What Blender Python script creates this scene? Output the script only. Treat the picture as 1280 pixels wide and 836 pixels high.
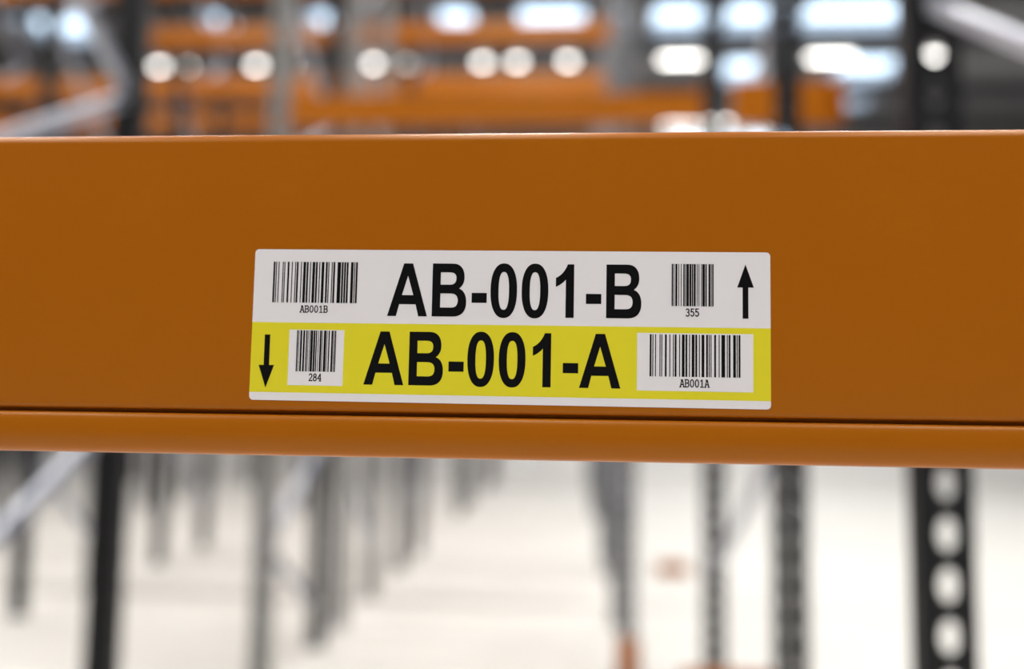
import bpy, bmesh, math, random
from mathutils import Matrix, Vector
from mathutils.geometry import tessellate_polygon

for o in list(bpy.data.objects):
    bpy.data.objects.remove(o, do_unlink=True)
scene = bpy.context.scene
C = scene.collection
random.seed(4)

# ------------------------------------------------------------------ camera
EYE = 1.18                                   # lens height over the floor
cam_d = bpy.data.cameras.new('camera')
cam = bpy.data.objects.new('camera', cam_d)
C.objects.link(cam)
RT = Vector((0.99745759, 0.06973058, 0.01469716))
UP = Vector((-0.00870369, -0.08548951, 0.99630105))
BK = Vector((0.07072911, -0.99389596, -0.08466525))
m3 = Matrix((RT, UP, BK)).transposed()
cam.matrix_world = Matrix.Translation((0, 0, EYE)) @ m3.to_4x4()
cam_d.sensor_fit = 'HORIZONTAL'
cam_d.sensor_width = 36.0
cam_d.lens = 1100 / 1280 * 36.0
cam_d.clip_start = 0.01
cam_d.dof.use_dof = True
cam_d.dof.focus_distance = 0.325
cam_d.dof.aperture_fstop = 2.65
scene.camera = cam

# ------------------------------------------------------------------ sky and exposure
world = bpy.data.worlds.new('sky')
scene.world = world
world.use_nodes = True
bg = world.node_tree.nodes['Background']
bg.inputs['Color'].default_value = (0.80, 0.91, 1.0, 1)
bg.inputs['Strength'].default_value = 3.6
vs = scene.view_settings
vs.view_transform = 'Standard'
vs.look = 'None'
vs.gamma = 1.0
vs.use_curve_mapping = False
vs.exposure = 0.0
LAMP_POWER = 58.0

# ------------------------------------------------------------------ materials
def mat(name, col, rough=0.5, metal=0.0, spec=0.5, noise=0.0, nscale=8.0, bump=0.0, bscale=300.0):
    m = bpy.data.materials.new(name)
    m.use_nodes = True
    nt = m.node_tree
    b = nt.nodes['Principled BSDF']
    b.inputs['Base Color'].default_value = (*col, 1)
    b.inputs['Roughness'].default_value = rough
    b.inputs['Metallic'].default_value = metal
    b.inputs['Specular IOR Level'].default_value = spec
    tc = nt.nodes.new('ShaderNodeTexCoord')
    if noise:
        n = nt.nodes.new('ShaderNodeTexNoise')
        n.inputs['Scale'].default_value = nscale
        n.inputs['Detail'].default_value = 4
        r = nt.nodes.new('ShaderNodeMix')
        r.data_type = 'RGBA'
        r.inputs[6].default_value = (*[c * (1 - noise) for c in col], 1)
        r.inputs[7].default_value = (*[min(1, c * (1 + noise)) for c in col], 1)
        nt.links.new(tc.outputs['Object'], n.inputs['Vector'])
        nt.links.new(n.outputs['Fac'], r.inputs[0])
        nt.links.new(r.outputs[2], b.inputs['Base Color'])
    if bump:
        n2 = nt.nodes.new('ShaderNodeTexNoise')
        n2.inputs['Scale'].default_value = bscale
        n2.inputs['Detail'].default_value = 2
        bp = nt.nodes.new('ShaderNodeBump')
        bp.inputs['Strength'].default_value = bump
        bp.inputs['Distance'].default_value = 0.0004
        nt.links.new(tc.outputs['Object'], n2.inputs['Vector'])
        nt.links.new(n2.outputs['Fac'], bp.inputs['Height'])
        nt.links.new(bp.outputs['Normal'], b.inputs['Normal'])
    return m

M = {
    'orange': mat('orange_powder_coat', (0.41, 0.118, 0.003), 0.30, spec=0.36, noise=0.04, nscale=18, bump=0.08, bscale=420),
    'grey': mat('grey_paint', (0.13, 0.135, 0.145), 0.45, noise=0.15, nscale=12),
    'midgrey': mat('pale_grey_paint', (0.21, 0.21, 0.205), 0.45, noise=0.15, nscale=12),
    'wall_dark': mat('wall_sheet_dark', (0.06, 0.06, 0.065), 0.6, noise=0.06, nscale=1),
    'black': mat('charcoal_paint', (0.007, 0.0075, 0.009), 0.5, spec=0.3, noise=0.2, nscale=12),
    'galv': mat('galvanised_steel', (0.45, 0.47, 0.53), 0.42, metal=0.45, noise=0.12, nscale=30),
    'floor': mat('sealed_concrete', (0.675, 0.662, 0.622), 0.55, spec=0.35, noise=0.07, nscale=1.3),
    'ceil': mat('roof_sheet', (0.20, 0.20, 0.205), 0.6, noise=0.1, nscale=2),
    'wall_far': mat('wall_panel_white', (0.82, 0.81, 0.80), 0.6, noise=0.04, nscale=1),
    'wall_grey': mat('wall_panel_grey', (0.27, 0.27, 0.275), 0.6, noise=0.06, nscale=1),
    'steel_dark': mat('roof_steel_dark', (0.035, 0.035, 0.04), 0.5),
    'frame': mat('window_aluminium', (0.5, 0.5, 0.52), 0.4, metal=0.5),
    'fixture': mat('lamp_housing_white', (0.8, 0.8, 0.8), 0.4),
    'label': mat('label_white_vinyl', (0.84, 0.815, 0.845), 0.42, spec=0.35, noise=0.012, nscale=60),
    'yellow': mat('label_yellow_ink', (0.79, 0.70, 0.022), 0.42, spec=0.35, noise=0.02, nscale=60),
    'ink': mat('label_black_ink', (0.004, 0.004, 0.005), 0.45, spec=0.12),
    'bolt': mat('zinc_bolt', (0.5, 0.5, 0.5), 0.35, metal=0.8),
    'cable': mat('grey_box_paint', (0.25, 0.26, 0.28), 0.5),
}

def emis(name, col, s):
    m = bpy.data.materials.new(name)
    m.use_nodes = True
    nt = m.node_tree
    nt.nodes.clear()
    e = nt.nodes.new('ShaderNodeEmission')
    e.inputs['Color'].default_value = (*col, 1)
    e.inputs['Strength'].default_value = s
    out = nt.nodes.new('ShaderNodeOutputMaterial')
    nt.links.new(e.outputs[0], out.inputs[0])
    return m
M['orange'].node_tree.nodes['Principled BSDF'].inputs['Specular Tint'].default_value = (1.0, 0.84, 0.55, 1)
M['tube'] = emis('lamp_tube_glow', (1.0, 0.97, 0.92), 9.5)

def glass_mat():
    m = bpy.data.materials.new('skylight_polycarbonate')
    m.use_nodes = True
    nt = m.node_tree
    nt.nodes.clear()
    t = nt.nodes.new('ShaderNodeBsdfTransparent')
    t.inputs['Color'].default_value = (0.90, 0.95, 1.0, 1)
    g = nt.nodes.new('ShaderNodeBsdfGlossy')
    g.inputs['Roughness'].default_value = 0.1
    mx = nt.nodes.new('ShaderNodeMixShader')
    mx.inputs[0].default_value = 0.08
    out = nt.nodes.new('ShaderNodeOutputMaterial')
    nt.links.new(t.outputs[0], mx.inputs[1])
    nt.links.new(g.outputs[0], mx.inputs[2])
    nt.links.new(mx.outputs[0], out.inputs[0])
    return m
M['glass'] = glass_mat()

# ------------------------------------------------------------------ helpers
def link(name, me, m=None, parent=None, loc=(0, 0, 0)):
    if m is not None and not me.materials:
        me.materials.append(m)
    o = bpy.data.objects.new(name, me)
    C.objects.link(o)
    o.parent = parent
    o.location = loc
    return o

def empty(name, loc=(0, 0, 0)):
    o = bpy.data.objects.new(name, None)
    o.empty_display_size = 0.1
    C.objects.link(o)
    o.location = loc
    return o

def tag(o, label, cat, group=None, kind=None):
    o['label'] = label
    o['category'] = cat
    if group:
        o['group'] = group
    if kind:
        o['kind'] = kind
    return o

def struct(o, label=None, cat=None):
    o['kind'] = 'structure'
    if label:
        o['label'] = label
        o['category'] = cat
    return o

def mesh(name, verts, faces, smooth=None):
    me = bpy.data.meshes.new(name)
    me.from_pydata([tuple(v) for v in verts], [], faces)
    bm = bmesh.new()
    bm.from_mesh(me)
    bmesh.ops.recalc_face_normals(bm, faces=bm.faces)
    bm.to_mesh(me)
    bm.free()
    me.update()
    if smooth is not None:
        me.polygons.foreach_set('use_smooth', [True] * len(me.polygons))
        me.set_sharp_from_angle(angle=math.radians(smooth))
    return me

def boxes(name, lst, bevel=0.0):
    bm = bmesh.new()
    for (x0, x1, y0, y1, z0, z1) in lst:
        vs = [bm.verts.new(p) for p in ((x0, y0, z0), (x1, y0, z0), (x1, y1, z0), (x0, y1, z0),
                                        (x0, y0, z1), (x1, y0, z1), (x1, y1, z1), (x0, y1, z1))]
        for f in ((0, 3, 2, 1), (4, 5, 6, 7), (0, 1, 5, 4), (1, 2, 6, 5), (2, 3, 7, 6), (3, 0, 4, 7)):
            bm.faces.new([vs[i] for i in f])
    if bevel:
        bmesh.ops.bevel(bm, geom=bm.edges[:], offset=bevel, segments=2, affect='EDGES')
    me = bpy.data.meshes.new(name)
    bm.to_mesh(me)
    bm.free()
    return me

def extrude_x(name, prof, x0, x1, smooth=None):
    """closed (y, z) outline swept along X with end caps"""
    n = len(prof)
    v = [(x0, y, z) for y, z in prof] + [(x1, y, z) for y, z in prof]
    f = [(i, (i + 1) % n, n + (i + 1) % n, n + i) for i in range(n)]
    f += [tuple(range(n)), tuple(range(2 * n - 1, n - 1, -1))]
    return mesh(name, v, f, smooth)

def arc(cy, cz, r, a0, a1, n):
    return [(cy + r * math.cos(math.radians(a0 + (a1 - a0) * i / n)),
             cz + r * math.sin(math.radians(a0 + (a1 - a0) * i / n))) for i in range(n + 1)]

# ------------------------------------------------------------------ the hall
X0, X1, Y0, Y1, ZC = -11.0, 9.0, -9.0, 17.0, EYE + 5.5
struct(link('floor', boxes('floor', [(X0 - .3, X1 + .3, Y0 - .3, Y1 + .3, -0.2, 0)]), M['floor']))
# skylight openings: (x0, x1, y0, y1)
sky = [(x0, x1, 11.6, 12.6) for x0, x1 in ((-8.2, -7.1), (-5.4, -4.95), (-3.85, -3.35), (-2.0, -1.45), (-0.85, 0.12),
                                             (0.42, 0.82), (1.05, 1.97), (2.07, 3.02), (3.12, 4.80))]
sky += [(2.35, 3.25, 13.6, 14.6), (4.15, 5.15, 13.6, 14.6), (4.2, 5.2, 14.9, 15.9)]
xs = sorted({X0 - .3, X1 + .3, *[s[0] for s in sky], *[s[1] for s in sky]})
ys = sorted({Y0 - .3, Y1 + .3, *[s[2] for s in sky], *[s[3] for s in sky]})
cells = []
for i in range(len(xs) - 1):
    for j in range(len(ys) - 1):
        cx, cy = (xs[i] + xs[i + 1]) / 2, (ys[j] + ys[j + 1]) / 2
        if not any(s[0] < cx < s[1] and s[2] < cy < s[3] for s in sky):
            cells.append((xs[i], xs[i + 1], ys[j], ys[j + 1], ZC, ZC + 0.12))
struct(link('ceiling', boxes('ceiling', cells), M['ceil']))
for k, (x0, x1, y0, y1) in enumerate(sky):
    w = .03
    fr = link('window_%d' % (k + 1), boxes('skylight_frame', [
        (x0, x1, y0, y0 + w, ZC + .02, ZC + .2), (x0, x1, y1 - w, y1, ZC + .02, ZC + .2),
        (x0, x0 + w, y0 + w, y1 - w, ZC + .02, ZC + .2), (x1 - w, x1, y0 + w, y1 - w, ZC + .02, ZC + .2)]), M['frame'])
    struct(fr)
    link('pane', boxes('skylight_pane', [(x0 + w, x1 - w, y0 + w, y1 - w, ZC + .14, ZC + .15)]), M['glass'], fr)
# far wall: white sandwich panels below, grey sheet above and to the right, two high windows
wins = [(1.85, 2.70, ZC - .85, ZC - .10), (2.9, 4.4, ZC - .85, ZC - .10)]
wx = sorted({X0 - .3, X1 + .3, *[s[0] for s in wins], *[s[1] for s in wins]})
wz = sorted({3.0, ZC, *[s[2] for s in wins], *[s[3] for s in wins]})
cells = []
for i in range(len(wx) - 1):
    for j in range(len(wz) - 1):
        cx, cz = (wx[i] + wx[i + 1]) / 2, (wz[j] + wz[j + 1]) / 2
        if not any(s[0] < cx < s[1] and s[2] < cz < s[3] for s in wins):
            cells.append((wx[i], wx[i + 1], Y1, Y1 + .2, wz[j], wz[j + 1]))
wb = struct(link('wall_back', boxes('wall_back', cells), M['wall_grey']))
n = 14
pw = (X1 - X0) / n
pm = boxes('wall_panel', [(0.01, pw - .01, -0.02, .18, 0.0, 2.99)], 0.006)
for k in range(n):
    link('wall_panel', pm, M['wall_far'], wb, (X0 + k * pw, Y1, 0))
for k, (x0, x1, z0, z1) in enumerate(wins):
    w = .04
    fr = struct(link('window_%d' % (k + 1 + len(sky)), boxes('window_frame', [
        (x0, x1, Y1 - .02, Y1 + .1, z0, z0 + w), (x0, x1, Y1 - .02, Y1 + .1, z1 - w, z1),
        (x0, x0 + w, Y1 - .02, Y1 + .1, z0 + w, z1 - w), (x1 - w, x1, Y1 - .02, Y1 + .1, z0 + w, z1 - w)]), M['frame']))
    link('pane', boxes('window_pane', [(x0 + w, x1 - w, Y1 + .04, Y1 + .05, z0 + w, z1 - w)]), M['glass'], fr)
struct(link('wall_front', boxes('wall_front', [(X0 - .3, X1 + .3, Y0 - .2, Y0, 0, ZC)]), M['wall_dark']))
struct(link('wall_left', boxes('wall_left', [(X0 - .2, X0, Y0, Y1, 0, ZC)]), M['wall_grey']))
struct(link('wall_right', boxes('wall_right', [(X1, X1 + .2, Y0, Y1, 0, ZC)]), M['wall_grey']))

# roof beams under the sheet
def i_profile(h, w, t):
    return [(-w/2, 0), (w/2, 0), (w/2, -t), (t/2, -t), (t/2, -h + t), (w/2, -h + t), (w/2, -h), (-w/2, -h), (-w/2, -h + t), (-t/2, -h + t), (-t/2, -t), (-w/2, -t)]
im = extrude_x('roof_beam', i_profile(.20, .12, .015), X0, X1)
for y in (-6, -3, 0, 3.2, 6.4, 9.4, 11.2, 12.68, 14.75, 16.3):
    o = link('roof_beam', im, M['steel_dark'], None, (0, y, ZC))
    o['kind'] = 'structure'

# strip lamps hanging under the ceiling
rodm = boxes('lamp_rod', [(-.006, .006, -.006, .006, .045, .2)])
_lamp = {}
def lamp_meshes(L):
    if L not in _lamp:
        hous = boxes('lamp_housing', [(-L / 2 - .02, L / 2 + .02, -.07, .07, -.03, .05)], .01)
        tv, tf = [], []
        for k in range(10):
            a = math.radians(36 * k)
            c, z = .028 * math.cos(a), .028 * math.sin(a) - .055
            tv += [(-L / 2, c, z), (L / 2, c, z)]
        for i in range(10):
            j = (i + 1) % 10
            tf.append((2 * i, 2 * i + 1, 2 * j + 1, 2 * j))
        tf += [tuple(range(0, 20, 2)), tuple(range(1, 20, 2))]
        ld = bpy.data.lights.new('strip_lamp_light', 'AREA')
        ld.shape = 'RECTANGLE'
        ld.size, ld.size_y = L, .14
        ld.energy = LAMP_POWER * L / 1.2
        ld.color = (1.0, 0.975, 0.95)
        _lamp[L] = (hous, mesh('lamp_tube', tv, tf, 60), ld)
    return _lamp[L]
def lamp(x, y, L, label, group):
    hous, tube, ld = lamp_meshes(L)
    e = empty('strip_lamp', (x, y, ZC - .2))
    tag(e, label, 'lamp', group)
    link('housing', hous, M['fixture'], e)
    link('tube', tube, M['tube'], e)
    for k in (-1, 1):
        link('rod', rodm, M['bolt'], e, (k * L * .36, 0, 0))
    lo = bpy.data.objects.new('lamp_light', ld)
    C.objects.link(lo)
    lo.parent = e
    lo.location = (0, 0, -.09)
for x, L in ((1.58, .62), (3.75, .62), (5.28, .26)):
    lamp(x, 12.92, L, 'bright long strip lamp glowing beside the blue skylights above the open floor', 'long strip lamps beside the skylights')
for x in (-6.5, -6.1, -4.95, -4.45, -3.1, -2.55, -1.43, -.9, -.13, .53):
    lamp(x, 12.92, .16, 'short pale ceiling lamp glowing between the orange beams of the far racks', 'short lamps over the far racks')
for x in (2.2, 3.5):  # added to brighten the far wall and the floor before it
    lamp(x, 15.95, 1.2, 'long strip lamp added close in front of the far wall', 'strip lamps added by the far wall')
for y in (-3.4, -1.0, 1.2, 3.7, 5.4, 7.8, 10.2):  # unseen rows; those behind the lens added to light label and crossbar
    for x in (-7.5, -3.8, -0.6, 2.4, 5.8):
        lamp(x, y, 1.2, 'unseen white strip lamp added high over the hall', 'unseen strip lamps added over the hall')

# ------------------------------------------------------------------ rack frames
PITCH, PW, PD, PH = 0.0745, 0.080, 0.045, 5.20
def upright_mesh(name, lip, lip_long):
    """perforated open channel: web with holes at y = 0, flanges to y = PD"""
    bm = bmesh.new()
    ncell = int(PH / PITCH)
    hw, hh, nseg = 0.0138, 0.0240, 16
    for c in range(ncell):
        z0 = c * PITCH
        zc = z0 + PITCH / 2
        ring = []
        for k in range(nseg):
            a = 2 * math.pi * (k + .5) / nseg
            ring.append(bm.verts.new((hw * math.cos(a), 0, zc + hh * math.sin(a))))
        out = []
        for k in range(nseg):
            a = 2 * math.pi * (k + .5) / nseg
            cx, cz = math.cos(a), math.sin(a)
            s = 1 / max(abs(cx), abs(cz))
            out.append(bm.verts.new((PW / 2 * cx * s, 0, zc + PITCH / 2 * cz * s)))
        for k in range(nseg):
            j = (k + 1) % nseg
            bm.faces.new((ring[k], ring[j], out[j], out[k]))
        # fill the four corner triangles
        for sx in (-1, 1):
            for sz in (-1, 1):
                cor = bm.verts.new((sx * PW / 2, 0, zc + sz * PITCH / 2))
                best = sorted(out, key=lambda v: (v.co - cor.co).length)[:2]
                bm.faces.new((cor, best[0], best[1]))
    H = ncell * PITCH
    def quad(p):
        bm.faces.new([bm.verts.new(q) for q in p])
    for s in (-1, 1):
        x = s * PW / 2
        quad(((x, 0, 0), (x, PD, 0), (x, PD, H), (x, 0, H)))
        quad(((x, PD, 0), (x - s * lip, PD, 0), (x - s * lip, PD, H), (x, PD, H)))
    bmesh.ops.remove_doubles(bm, verts=bm.verts, dist=1e-5)
    bmesh.ops.recalc_face_normals(bm, faces=bm.faces)
    bmesh.ops.solidify(bm, geom=bm.faces[:], thickness=0.002)
    me = bpy.data.meshes.new(name)
    bm.to_mesh(me)
    bm.free()
    return me
UP_OPEN = upright_mesh('upright_open', .010, 0)
UP_DEEP = upright_mesh('upright_lipped', .033, 0)
foot_m = boxes('base_plate', [(-.04, .04, -.018, .063, 0, .006)], .001)
bolt_m = boxes('anchor_bolt', [(-.007, .007, .012, .026, .006, .02)], .003)
_brace = {}
def brace_mesh(depth, dz, w=1.0):
    k = (round(depth, 3), round(dz, 3), w)
    if k not in _brace:
        # C channel 32 mm x 18 mm from (0,0,0) to (0,depth,dz)
        d = Vector((0, depth, dz)); L = d.length; d.normalize()
        nrm = Vector((0, -d.z, d.y))
        prof = [(-.012, -.017), (.012, -.017), (.012, -.0145), (-.0095, -.0145), (-.0095, .0145), (.012, .0145), (.012, .017), (-.012, .017)]
        v = []
        for t in (0, L):
            for px, pn in prof:
                v.append(d * t + nrm * pn * w + Vector((px, 0, 0)))
        nn = len(prof)
        f = [(i, (i + 1) % nn, nn + (i + 1) % nn, nn + i) for i in range(nn)]
        f += [tuple(range(nn)), tuple(range(2 * nn - 1, nn - 1, -1))]
        _brace[k] = mesh('brace', v, f)
    return _brace[k]

def rack_upright(x, yf, yr, label, group=None, z_rear=0.24, half=0.45, zmax=4.9, front='black', rear='black', wide=1.0, rear_mesh='lipped'):
    """front post web at yf, rear post web at yr, zig-zag bracing between"""
    e = empty('rack_upright', (x, yf, 0))
    tag(e, label, 'rack upright', group)
    D = yr - yf
    for y, me, mt in ((0, 'lipped', front), (D, rear_mesh, rear)):
        k = (me, mt)
        if k not in UPM:
            UPM[k] = (UP_OPEN if me == 'open' else UP_DEEP).copy()
            UPM[k].materials.append(M[mt])
        u = link('post', UPM[k], None, e, (0, y, 0))
        link('base_plate', foot_m, M['galv'], u)
        link('anchor_bolt', bolt_m, M['bolt'], u)
    a, b = .03, D + .02
    z = z_rear
    up = brace_mesh(b - a, -half, wide)          # front node higher
    dn = brace_mesh(b - a, half, wide)           # front node lower
    while z < zmax:
        if z - half > .05:
            link('brace', dn, M['galv'], e, (0, a, z - half))
        if z + half < zmax:
            link('brace', up, M['galv'], e, (0, a, z + half))
        z += 2 * half
    return e
UPM = {}

XR, XL = 0.553, -1.251
XN = 0.250                       # edge of the far rack block on the open-floor side
rack_upright(XR, .365, 1.366, 'black perforated rack upright with see-through holes standing alone before the white floor', z_rear=0.53, half=.65, wide=.6, rear_mesh='open')
rack_upright(XL, .365, 1.366, 'black perforated rack upright carrying the other end of the labelled orange crossbar', z_rear=0.53, half=.65, wide=.6, rear_mesh='open')
rack_upright(XL, 1.47, 2.31, 'black rack upright with wide pale zigzag braces behind the labelled crossbar', z_rear=.24)
rack_upright(XR, 2.31, 3.54, 'black rack upright with orange brackets on one post and orange guard at the other', z_rear=.55, half=.6)
rows = [(3.54, 4.33), (4.75, 5.50), (6.40, 7.20), (9.80, 10.70), (13.0, 13.9)]
ORD = ['first', 'second', 'third', 'fourth', 'fifth']
for r, (a, b) in enumerate(rows):
    for q, x in enumerate((XL, XL - 1.803, XL - 3.606, XL - 5.409)):
        if (q and r == 0) or (q > 1 and r < 2):
            continue
        if q == 0 and r == 0:
            lb, gr = 'rack upright with a pale grey front post and a dark rear post', None
        elif q == 0:
            lb, gr = ('pale grey' if r == 1 else 'slim dark') + ' rack upright bordering the open aisle in the %s distant row' % ORD[r], None
        else:
            lb, gr = 'slim dark rack upright %s inside the %s distant rack row' % (['', 'one bay', 'two bays', 'three bays'][q], ORD[r]), 'uprights inside the %s distant row' % ORD[r]
        rack_upright(x, a, b, lb, gr, z_rear=.2 + .1 * r, half=.40 if r == 0 else .62, front='midgrey' if r == 0 or (q == 0 and r == 1) else 'black', rear='midgrey' if q == 0 and r == 1 else 'black')
for r, (a, b) in enumerate([(4.15, 4.95), (6.40, 7.20), (9.80, 10.70), (13.0, 13.9)]):
    rack_upright(XN, a, b, 'grey rack upright facing the dark ones across the open aisle, %s along it' % ORD[r], 'grey uprights along the aisle',
                 z_rear=.3 + .07 * r, half=.42, front='grey', rear='grey')

# ------------------------------------------------------------------ beams
BH = 0.12226
def body_profile(T=.045):
    h = BH / 2
    p = []
    r = .0042
    p += arc(r, h - r, r, 180, 90, 8)                       # front top edge (y grows away from the aisle)
    p += arc(T - r, h - r, r, 90, 0, 5)
    p += [(T, -h + .004), (T - .004, -h), (.0052, -h), (.0040, -.0480)]
    p += [(.0034, -.0457), (.0030, -.0455), (.0014, -.0455), (.0008, -.0453), (.0003, -.0449), (.0001, -.0444), (.0, -.0436)]
    return p
def lip_profile():
    h = BH / 2
    p = [(.0050, -.0470), (.0010, -.0470), (-.0002, -.0472), (-.0008, -.0476), (-.0013, -.0485), (-.0017, -.0500), (-.0020, -.0520)]
    p += [(-.0021, -.0545), (-.0020, -.0568), (-.0016, -.0585), (-.0008, -.0601), (.0006, -.0616), (.0024, -.0623), (.0050, -.0623)]
    return p
def simple_profile(T=.045):
    h = BH / 2
    return [(0, h - .003), (.003, h), (T, h), (T, -h), (0, -h), (-.0015, -h + .003), (-.0015, -.049), (.003, -.047), (0, -.043)]
conn_m = boxes('end_connector', [(-.003, .003, -.006, .05, -.1, .09)], .001)
hook_m = boxes('hook', [(.012, .020, -.004, .012, -.012, .012)], .001)
_bm = {}
def rack_crossbar(x0, x1, yf, zc, label, group=None, detail=False, flip=False):
    """front face at y = yf, between posts at x0 and x1"""
    e = empty('rack_crossbar', ((x0 + x1) / 2, yf, zc))
    tag(e, label, 'rack crossbar', group)
    L = x1 - x0
    k = (round(L, 3), detail)
    if k not in _bm:
        if detail:
            _bm[k] = (extrude_x('beam_body', body_profile(), -L / 2, L / 2, 40), extrude_x('beam_lip', lip_profile(), -L / 2, L / 2, 40))
        else:
            _bm[k] = (extrude_x('beam_body', simple_profile(), -L / 2, L / 2), None)
    b, lp = _bm[k]
    link('beam_body', b, M['orange'], e)
    if lp:
        link('lower_lip', lp, M['orange'], e)
    for s in (-1, 1):
        c = link('end_connector', conn_m, M['orange'], e, (s * (L / 2 + .003), 0, 0))
        if s < 0:
            c.rotation_euler = (0, math.pi, 0)
    if flip:
        e.rotation_euler.z = math.pi
    return e

ZB = EYE + 0.0437
BEAM_Y = .3235
rack_crossbar(XL + .047, XR - .047, BEAM_Y, ZB, 'glossy orange steel crossbar carrying the white and yellow location label', detail=True)
h_ = PW / 2 + .0075
lv = [ZB, ZB + 1.2, ZB + 2.4, ZB + 3.6]
LEV = ['eye-level', 'second-level', 'third-level', 'top-level']
def seen(y, z):
    return -70 < 512 - 1100 * (z - EYE) / y
def bay(xa, xb, ylist, where, part=''):
    for y, flip in ylist:
        for k, z in enumerate(lv):
            if seen(y, z):
                rack_crossbar(xa + h_, xb - h_, y + (.05 if flip else -.012), z, '%s orange crossbar%s %s' % (LEV[k], (' on the %s side, %s bay' % ('rear' if flip else 'front', part)) if part else '', where), 'orange crossbars ' + where, flip=flip)
bay(XL, XR, [(1.366, True)], 'just behind the labelled crossbar')
bay(XL, XR, [(2.31, False)], 'hung between the braced black uprights')
bay(XL, XR, [(3.54, True)], 'ending at the black post with the foot guard')
for r, (a, b) in enumerate(rows):
    yl = [(a, False), (b, True)]
    if r:
        w = 'in the %s distant rack row' % ORD[r]
        bay(XL, XN, yl, w, 'aisle')
        bay(XL - 1.803, XL, yl, w, 'inner')
        if r > 1:
            bay(XL - 3.606, XL - 1.803, yl, w, 'middle')
            bay(XL - 5.409, XL - 3.606, yl, w, 'outer')

# orange guards and brackets
def guard(x, y, w, hgt, label):
    e = empty('rack_guard', (x, y, 0))
    tag(e, label, 'rack guard')
    link('guard_plate', boxes('guard_plate', [(-w / 2, w / 2, -.005, .005, .006, hgt)], .002), M['orange'], e)
    link('foot_plate', boxes('foot_plate', [(-w / 2, w / 2, -.05, .005, 0, .006)], .001), M['orange'], e)
    for s in (-1, 1):
        link('gusset', mesh('gusset', [(-.003, -.005, .006), (-.003, -.045, .006), (-.003, -.005, hgt * .8), (.003, -.005, .006), (.003, -.045, .006), (.003, -.005, hgt * .8)],
             [(0, 1, 2), (3, 5, 4), (0, 3, 4, 1), (1, 4, 5, 2), (2, 5, 3, 0)]), M['orange'], e, (s * w * .35, 0, 0))
    return e
guard(XR + .03, 3.42 , .36, .225, 'low orange foot guard in front of the rear post of the open black frame')
guard(XN, 4.05, .10, .17, 'small orange foot guard at the aisle frame standing on the pale floor')
guard(.73, 6.6, .24, .09, 'low orange floor stop standing alone on the pale floor')
br_m = boxes('bracket', [(-.05, .05, -.004, .0, -.06, .06), (-.05, -.046, .0, .05, -.06, .06)], .001)
for k, s in enumerate((-1, 1)):
    o = link('beam_bracket', br_m.copy(), M['orange'], None, (XR + s * .085, 2.302, EYE + .815))
    if s > 0:
        o.rotation_euler.z = math.pi
        o.location.y += .0
    tag(o, ['orange steel beam bracket hooked on the black post, on its aisle side', 'orange steel beam bracket hooked on the black post, on its outer side'][k], 'bracket', 'orange brackets on the black post')

# ------------------------------------------------------------------ location label
LW, LH = 192.4, 57.15                        # millimetres
lab = empty('location_label', (-0.1216, BEAM_Y, EYE + 0.00214))
tag(lab, 'white and yellow location label reading AB-001-B and AB-001-A stuck on the orange beam', 'label')
lab.rotation_euler = (0, 0.004576, 0)        # slightly askew on the beam
MM = .001

def flat(name, polys, m, parent, level, thick=.03):
    """polys: list of [outer, hole, ...] outlines in millimetres, laid on the label at height level (mm)"""
    v, f = [], []
    for loops in polys:
        base = len(v)
        pts = [p for lp in loops for p in lp]
        for p in pts:
            v.append((p[0] * MM, -level * MM, p[1] * MM))
        for t in tessellate_polygon([[Vector((p[0], p[1], 0)) for p in lp] for lp in loops]):
            f.append(tuple(base + i for i in t))
    me = bpy.data.meshes.new(name)
    me.from_pydata(v, [], f)
    bm = bmesh.new()
    bm.from_mesh(me)
    for fc in bm.faces:
        fc.normal_update()
        if fc.normal.y > 0:
            fc.normal_flip()
    # give the film its thickness towards the beam
    r = bmesh.ops.extrude_face_region(bm, geom=bm.faces[:])
    for q in r['geom']:
        if isinstance(q, bmesh.types.BMVert):
            q.co.y += (thick - .001) * MM
    bmesh.ops.recalc_face_normals(bm, faces=bm.faces)
    bm.to_mesh(me)
    bm.free()
    return link(name, me, m, parent)

def rect(x0, y0, x1, y1):
    return [(x0, y0), (x1, y0), (x1, y1), (x0, y1)]
def rrect(x0, y0, x1, y1, r, n=6):
    o = []
    for cx, cy, a in ((x1 - r, y0 + r, -90), (x1 - r, y1 - r, 0), (x0 + r, y1 - r, 90), (x0 + r, y0 + r, 180)):
        for i in range(n + 1):
            t = math.radians(a + 90 * i / n)
            o.append((cx + r * math.cos(t), cy + r * math.sin(t)))
    return o

flat('label_sheet', [[rrect(0, 0, LW, LH, 1.5)]], M['label'], lab, .15, .15)
flat('yellow_band', [[rect(0.01, 3.0, LW - .01, 29.3)]], M['yellow'], lab, .18)
p284 = flat('barcode_panel', [[rect(14.5, 5.75, 35.45, 26.62)]], M['label'], lab, .21)
p001 = flat('barcode_panel', [[rect(144.4, 6.05, 186.15, 27.1)]], M['label'], lab, .21)

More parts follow.
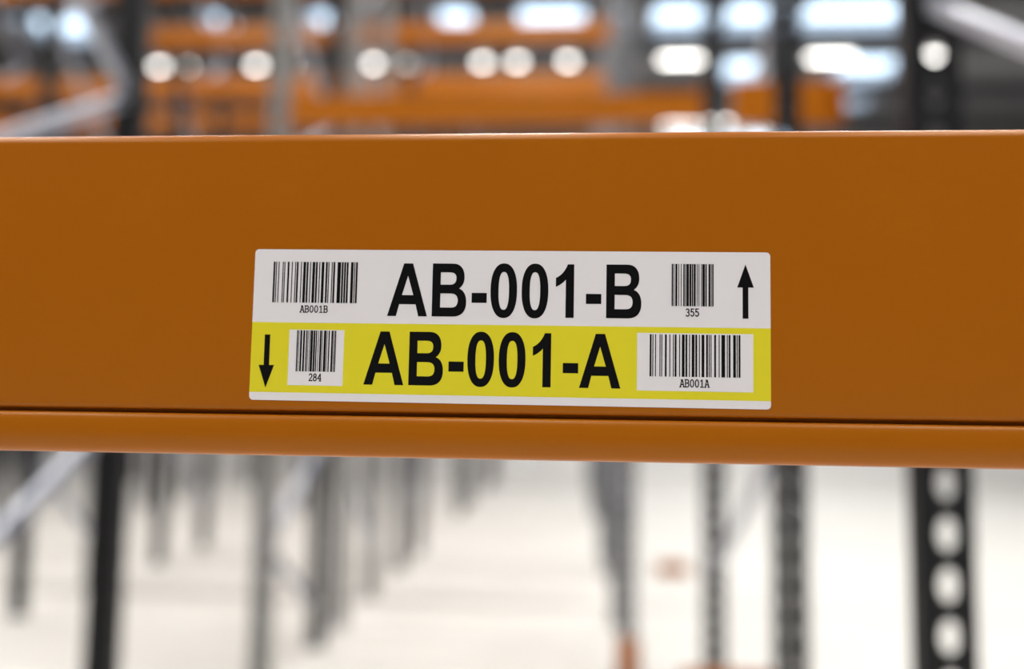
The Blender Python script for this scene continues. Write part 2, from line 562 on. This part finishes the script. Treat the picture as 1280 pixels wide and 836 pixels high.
# big characters, unit cap height
def bez(p0, p1, p2, p3, n=8):
    o = []
    for i in range(1, n + 1):
        t = i / n
        a, b, c, d = (1 - t) ** 3, 3 * t * (1 - t) ** 2, 3 * t * t * (1 - t), t ** 3
        o.append((a * p0[0] + b * p1[0] + c * p2[0] + d * p3[0], a * p0[1] + b * p1[1] + c * p2[1] + d * p3[1]))
    return o
def oval(cx, cy, rx, ry, e=2.25, n=40):
    o = []
    for i in range(n):
        t = 2 * math.pi * i / n
        c, s = math.cos(t), math.sin(t)
        o.append((cx + rx * math.copysign(abs(c) ** (2 / e), c), cy + ry * math.copysign(abs(s) ** (2 / e), s)))
    return o
def glyph(ch):
    if ch == 'A':
        return [[[(0, 0), (.168, 0), (.225, .226), (.535, .226), (.592, 0), (.757, 0), (.468, 1), (.298, 1)],
                 [(.272, .398), (.487, .398), (.380, .765)]]]
    if ch == 'B':
        o = [(0, 0), (.40, 0)]
        o += bez((.40, 0), (.56, 0), (.645, .10), (.645, .27))
        o += bez((.645, .27), (.645, .40), (.60, .495), (.505, .53))
        o += bez((.505, .53), (.58, .58), (.605, .66), (.605, .74))
        o += bez((.605, .74), (.605, .90), (.53, 1), (.39, 1))
        o += [(0, 1)]
        lo = [(.155, .168), (.36, .168)] + bez((.36, .168), (.45, .168), (.485, .22), (.485, .30)) + bez((.485, .30), (.485, .39), (.44, .434), (.35, .434)) + [(.155, .434)]
        hi = [(.155, .600), (.33, .600)] + bez((.33, .600), (.41, .600), (.452, .64), (.452, .72)) + bez((.452, .72), (.452, .80), (.41, .834), (.33, .834)) + [(.155, .834)]
        return [[o, lo, hi]]
    if ch == '0':
        return [[oval(.2485, .488, .2485, .514, 2.3), oval(.2485, .484, .098, .356, 2.5)]]
    if ch == '1':
        o = [(.185, 0), (.337, 0), (.337, 1), (.219, 1)]
        o += bez((.219, 1), (.17, .87), (.09, .78), (0, .745), 6)
        o += [(0, .578)]
        o += bez((0, .578), (.07, .605), (.13, .65), (.185, .712), 5)
        return [[o]]
    if ch == '-':
        return [[rect(0, 0, .283, .186)]]
def row(name, items, cap, parent, level):
    """one part per printed character row"""
    root = None
    polys = []
    for ch, x, y in items:
        for loops in glyph(ch):
            polys.append([[(x + px * cap, y + py * cap) for px, py in lp] for lp in loops])
    return flat(name, polys, M['ink'], parent, level)
row('lettering', [('A', 51.47, 32.2), ('B', 68.3, 32.25), ('-', 83.15, 37.5), ('0', 90.15, 32.45), ('0', 101.75, 32.45), ('1', 114.4, 32.3), ('-', 125.55, 37.55), ('B', 133.0, 32.35)], 19.9, lab, .21)['label'] = 'black lettering AB-001-B'
row('lettering', [('A', 43.32, 6.45), ('B', 60.25, 6.5), ('-', 75.13, 11.8), ('0', 82.1, 6.8), ('0', 93.75, 6.8), ('1', 106.3, 6.6), ('-', 117.4, 11.9), ('A', 123.4, 6.6)], 19.9, lab, .21)['label'] = 'black lettering AB-001-A'
a = flat('arrow', [[[(183.47, 52.63), (180.5, 44.16), (182.42, 44.16), (182.42, 32.75), (184.47, 32.75), (184.47, 44.16), (186.44, 44.16)]]], M['ink'], lab, .21)
a['label'] = 'black arrow pointing up'
a = flat('arrow', [[[(6.13, 4.69), (9.1, 13.16), (7.17, 13.16), (7.17, 24.64), (5.08, 24.64), (5.08, 13.16), (3.17, 13.16)]]], M['ink'], lab, .21)
a['label'] = 'black arrow pointing down'

# barcodes (Code 128 bar widths)
T128 = {33: '111323', 34: '131123', 16: '123122', 17: '123221', 20: '221231', 21: '213212', 28: '322112', 35: '131321',
        84: '124112', 85: '124211', 91: '412121', 94: '131141', 100: '114131', 104: '211214', 105: '211232', 106: '2331112'}
def barcode(codes, x0, x1, y0, y1, parent, level):
    w = ''.join(T128[c] for c in codes)
    mod = (x1 - x0) / sum(int(c) for c in w)
    x, polys = x0, []
    for i, c in enumerate(w):
        d = int(c) * mod
        if i % 2 == 0:
            polys.append([rect(x - .01, y0, x + d + .02, y1)])
        x += d
    return flat('barcode', polys, M['ink'], parent, level)
barcode([104, 33, 34, 16, 16, 17, 34, 91, 106], 7.35, 39.72, 36.86, 52.38, lab, .21)
barcode([105, 35, 100, 21, 94, 106], 156.83, 171.95, 37.08, 52.66, lab, .21)
barcode([105, 28, 100, 20, 84, 106], 17.45, 32.4, 10.93, 26.4, p284, .24)
barcode([104, 33, 34, 16, 16, 17, 33, 85, 106], 148.98, 181.56, 11.25, 26.67, p001, .24)

# small typewriter numerals as pen strokes, unit cell 0..0.6 x 0..1
def ell(cx, cy, rx, ry, a0=0, a1=360, n=14):
    return [(cx + rx * math.cos(math.radians(a0 + (a1 - a0) * i / n)), cy + ry * math.sin(math.radians(a0 + (a1 - a0) * i / n))) for i in range(n + 1)]
ST = {
    'A': [[(.06, 0), (.28, .95), (.34, .95), (.56, 0)], [(.14, .32), (.48, .32)], [(-.02, 0), (.16, 0)], [(.46, 0), (.64, 0)], [(.16, .95), (.32, .95)]],
    'B': [[(.10, 0), (.10, .97)], [(.02, .97), (.34, .97)] + ell(.34, .74, .17, .23, 90, -90, 8) + [(.10, .51)], [(.34, .51)] + ell(.34, .255, .21, .255, 90, -90, 8) + [(.02, 0)]],
    '0': [ell(.3, .49, .22, .49, 0, 360, 18)],
    '1': [[(.12, .80), (.31, .97), (.31, 0)], [(.10, 0), (.52, 0)]],
    '2': [ell(.3, .70, .21, .27, 165, -25, 10) + [(.08, .02), (.54, .02), (.54, .1)]],
    '3': [ell(.28, .74, .20, .23, 150, -90, 9), ell(.28, .25, .23, .26, 90, -150, 10)],
    '4': [[(.44, 0), (.44, .97), (.06, .30), (.56, .30)], [(.30, 0), (.56, 0)]],
    '5': [[(.50, .97), (.14, .97), (.12, .55)] + ell(.28, .31, .23, .31, 125, -150, 12)],
    '8': [ell(.3, .74, .18, .23), ell(.3, .26, .22, .26)],
}
def small(text, x0, x1, y0, y1, parent, level):
    h = y1 - y0
    adv = (x1 - x0) / len(text)
    sx = adv / .68
    wd = .075 * h
    polys = []
    for i, ch in enumerate(text):
        for st in ST[ch]:
            pts = [(x0 + i * adv + p[0] * sx, y0 + p[1] * h) for p in st]
            for p, q in zip(pts, pts[1:]):
                dx, dy = q[0] - p[0], q[1] - p[1]
                L = math.hypot(dx, dy)
                if L < 1e-4:
                    continue
                dx, dy = dx / L * wd, dy / L * wd
                polys.append([[(p[0] - dx * .6 + dy, p[1] - dy * .6 - dx), (q[0] + dx * .6 + dy, q[1] + dy * .6 - dx),
                               (q[0] + dx * .6 - dy, q[1] + dy * .6 + dx), (p[0] - dx * .6 - dy, p[1] - dy * .6 + dx)]])
    o = flat('code_text', polys, M['ink'], parent, level)
    o['label'] = 'small printed code ' + text
small('AB001B', 18.2, 29.0, 33.25, 35.75, lab, .21)
small('355', 161.9, 167.0, 33.45, 36.15, lab, .21)
small('284', 22.5, 27.5, 7.48, 10.16, p284, .24)
small('AB001A', 159.9, 170.6, 7.6, 10.3, p001, .24)
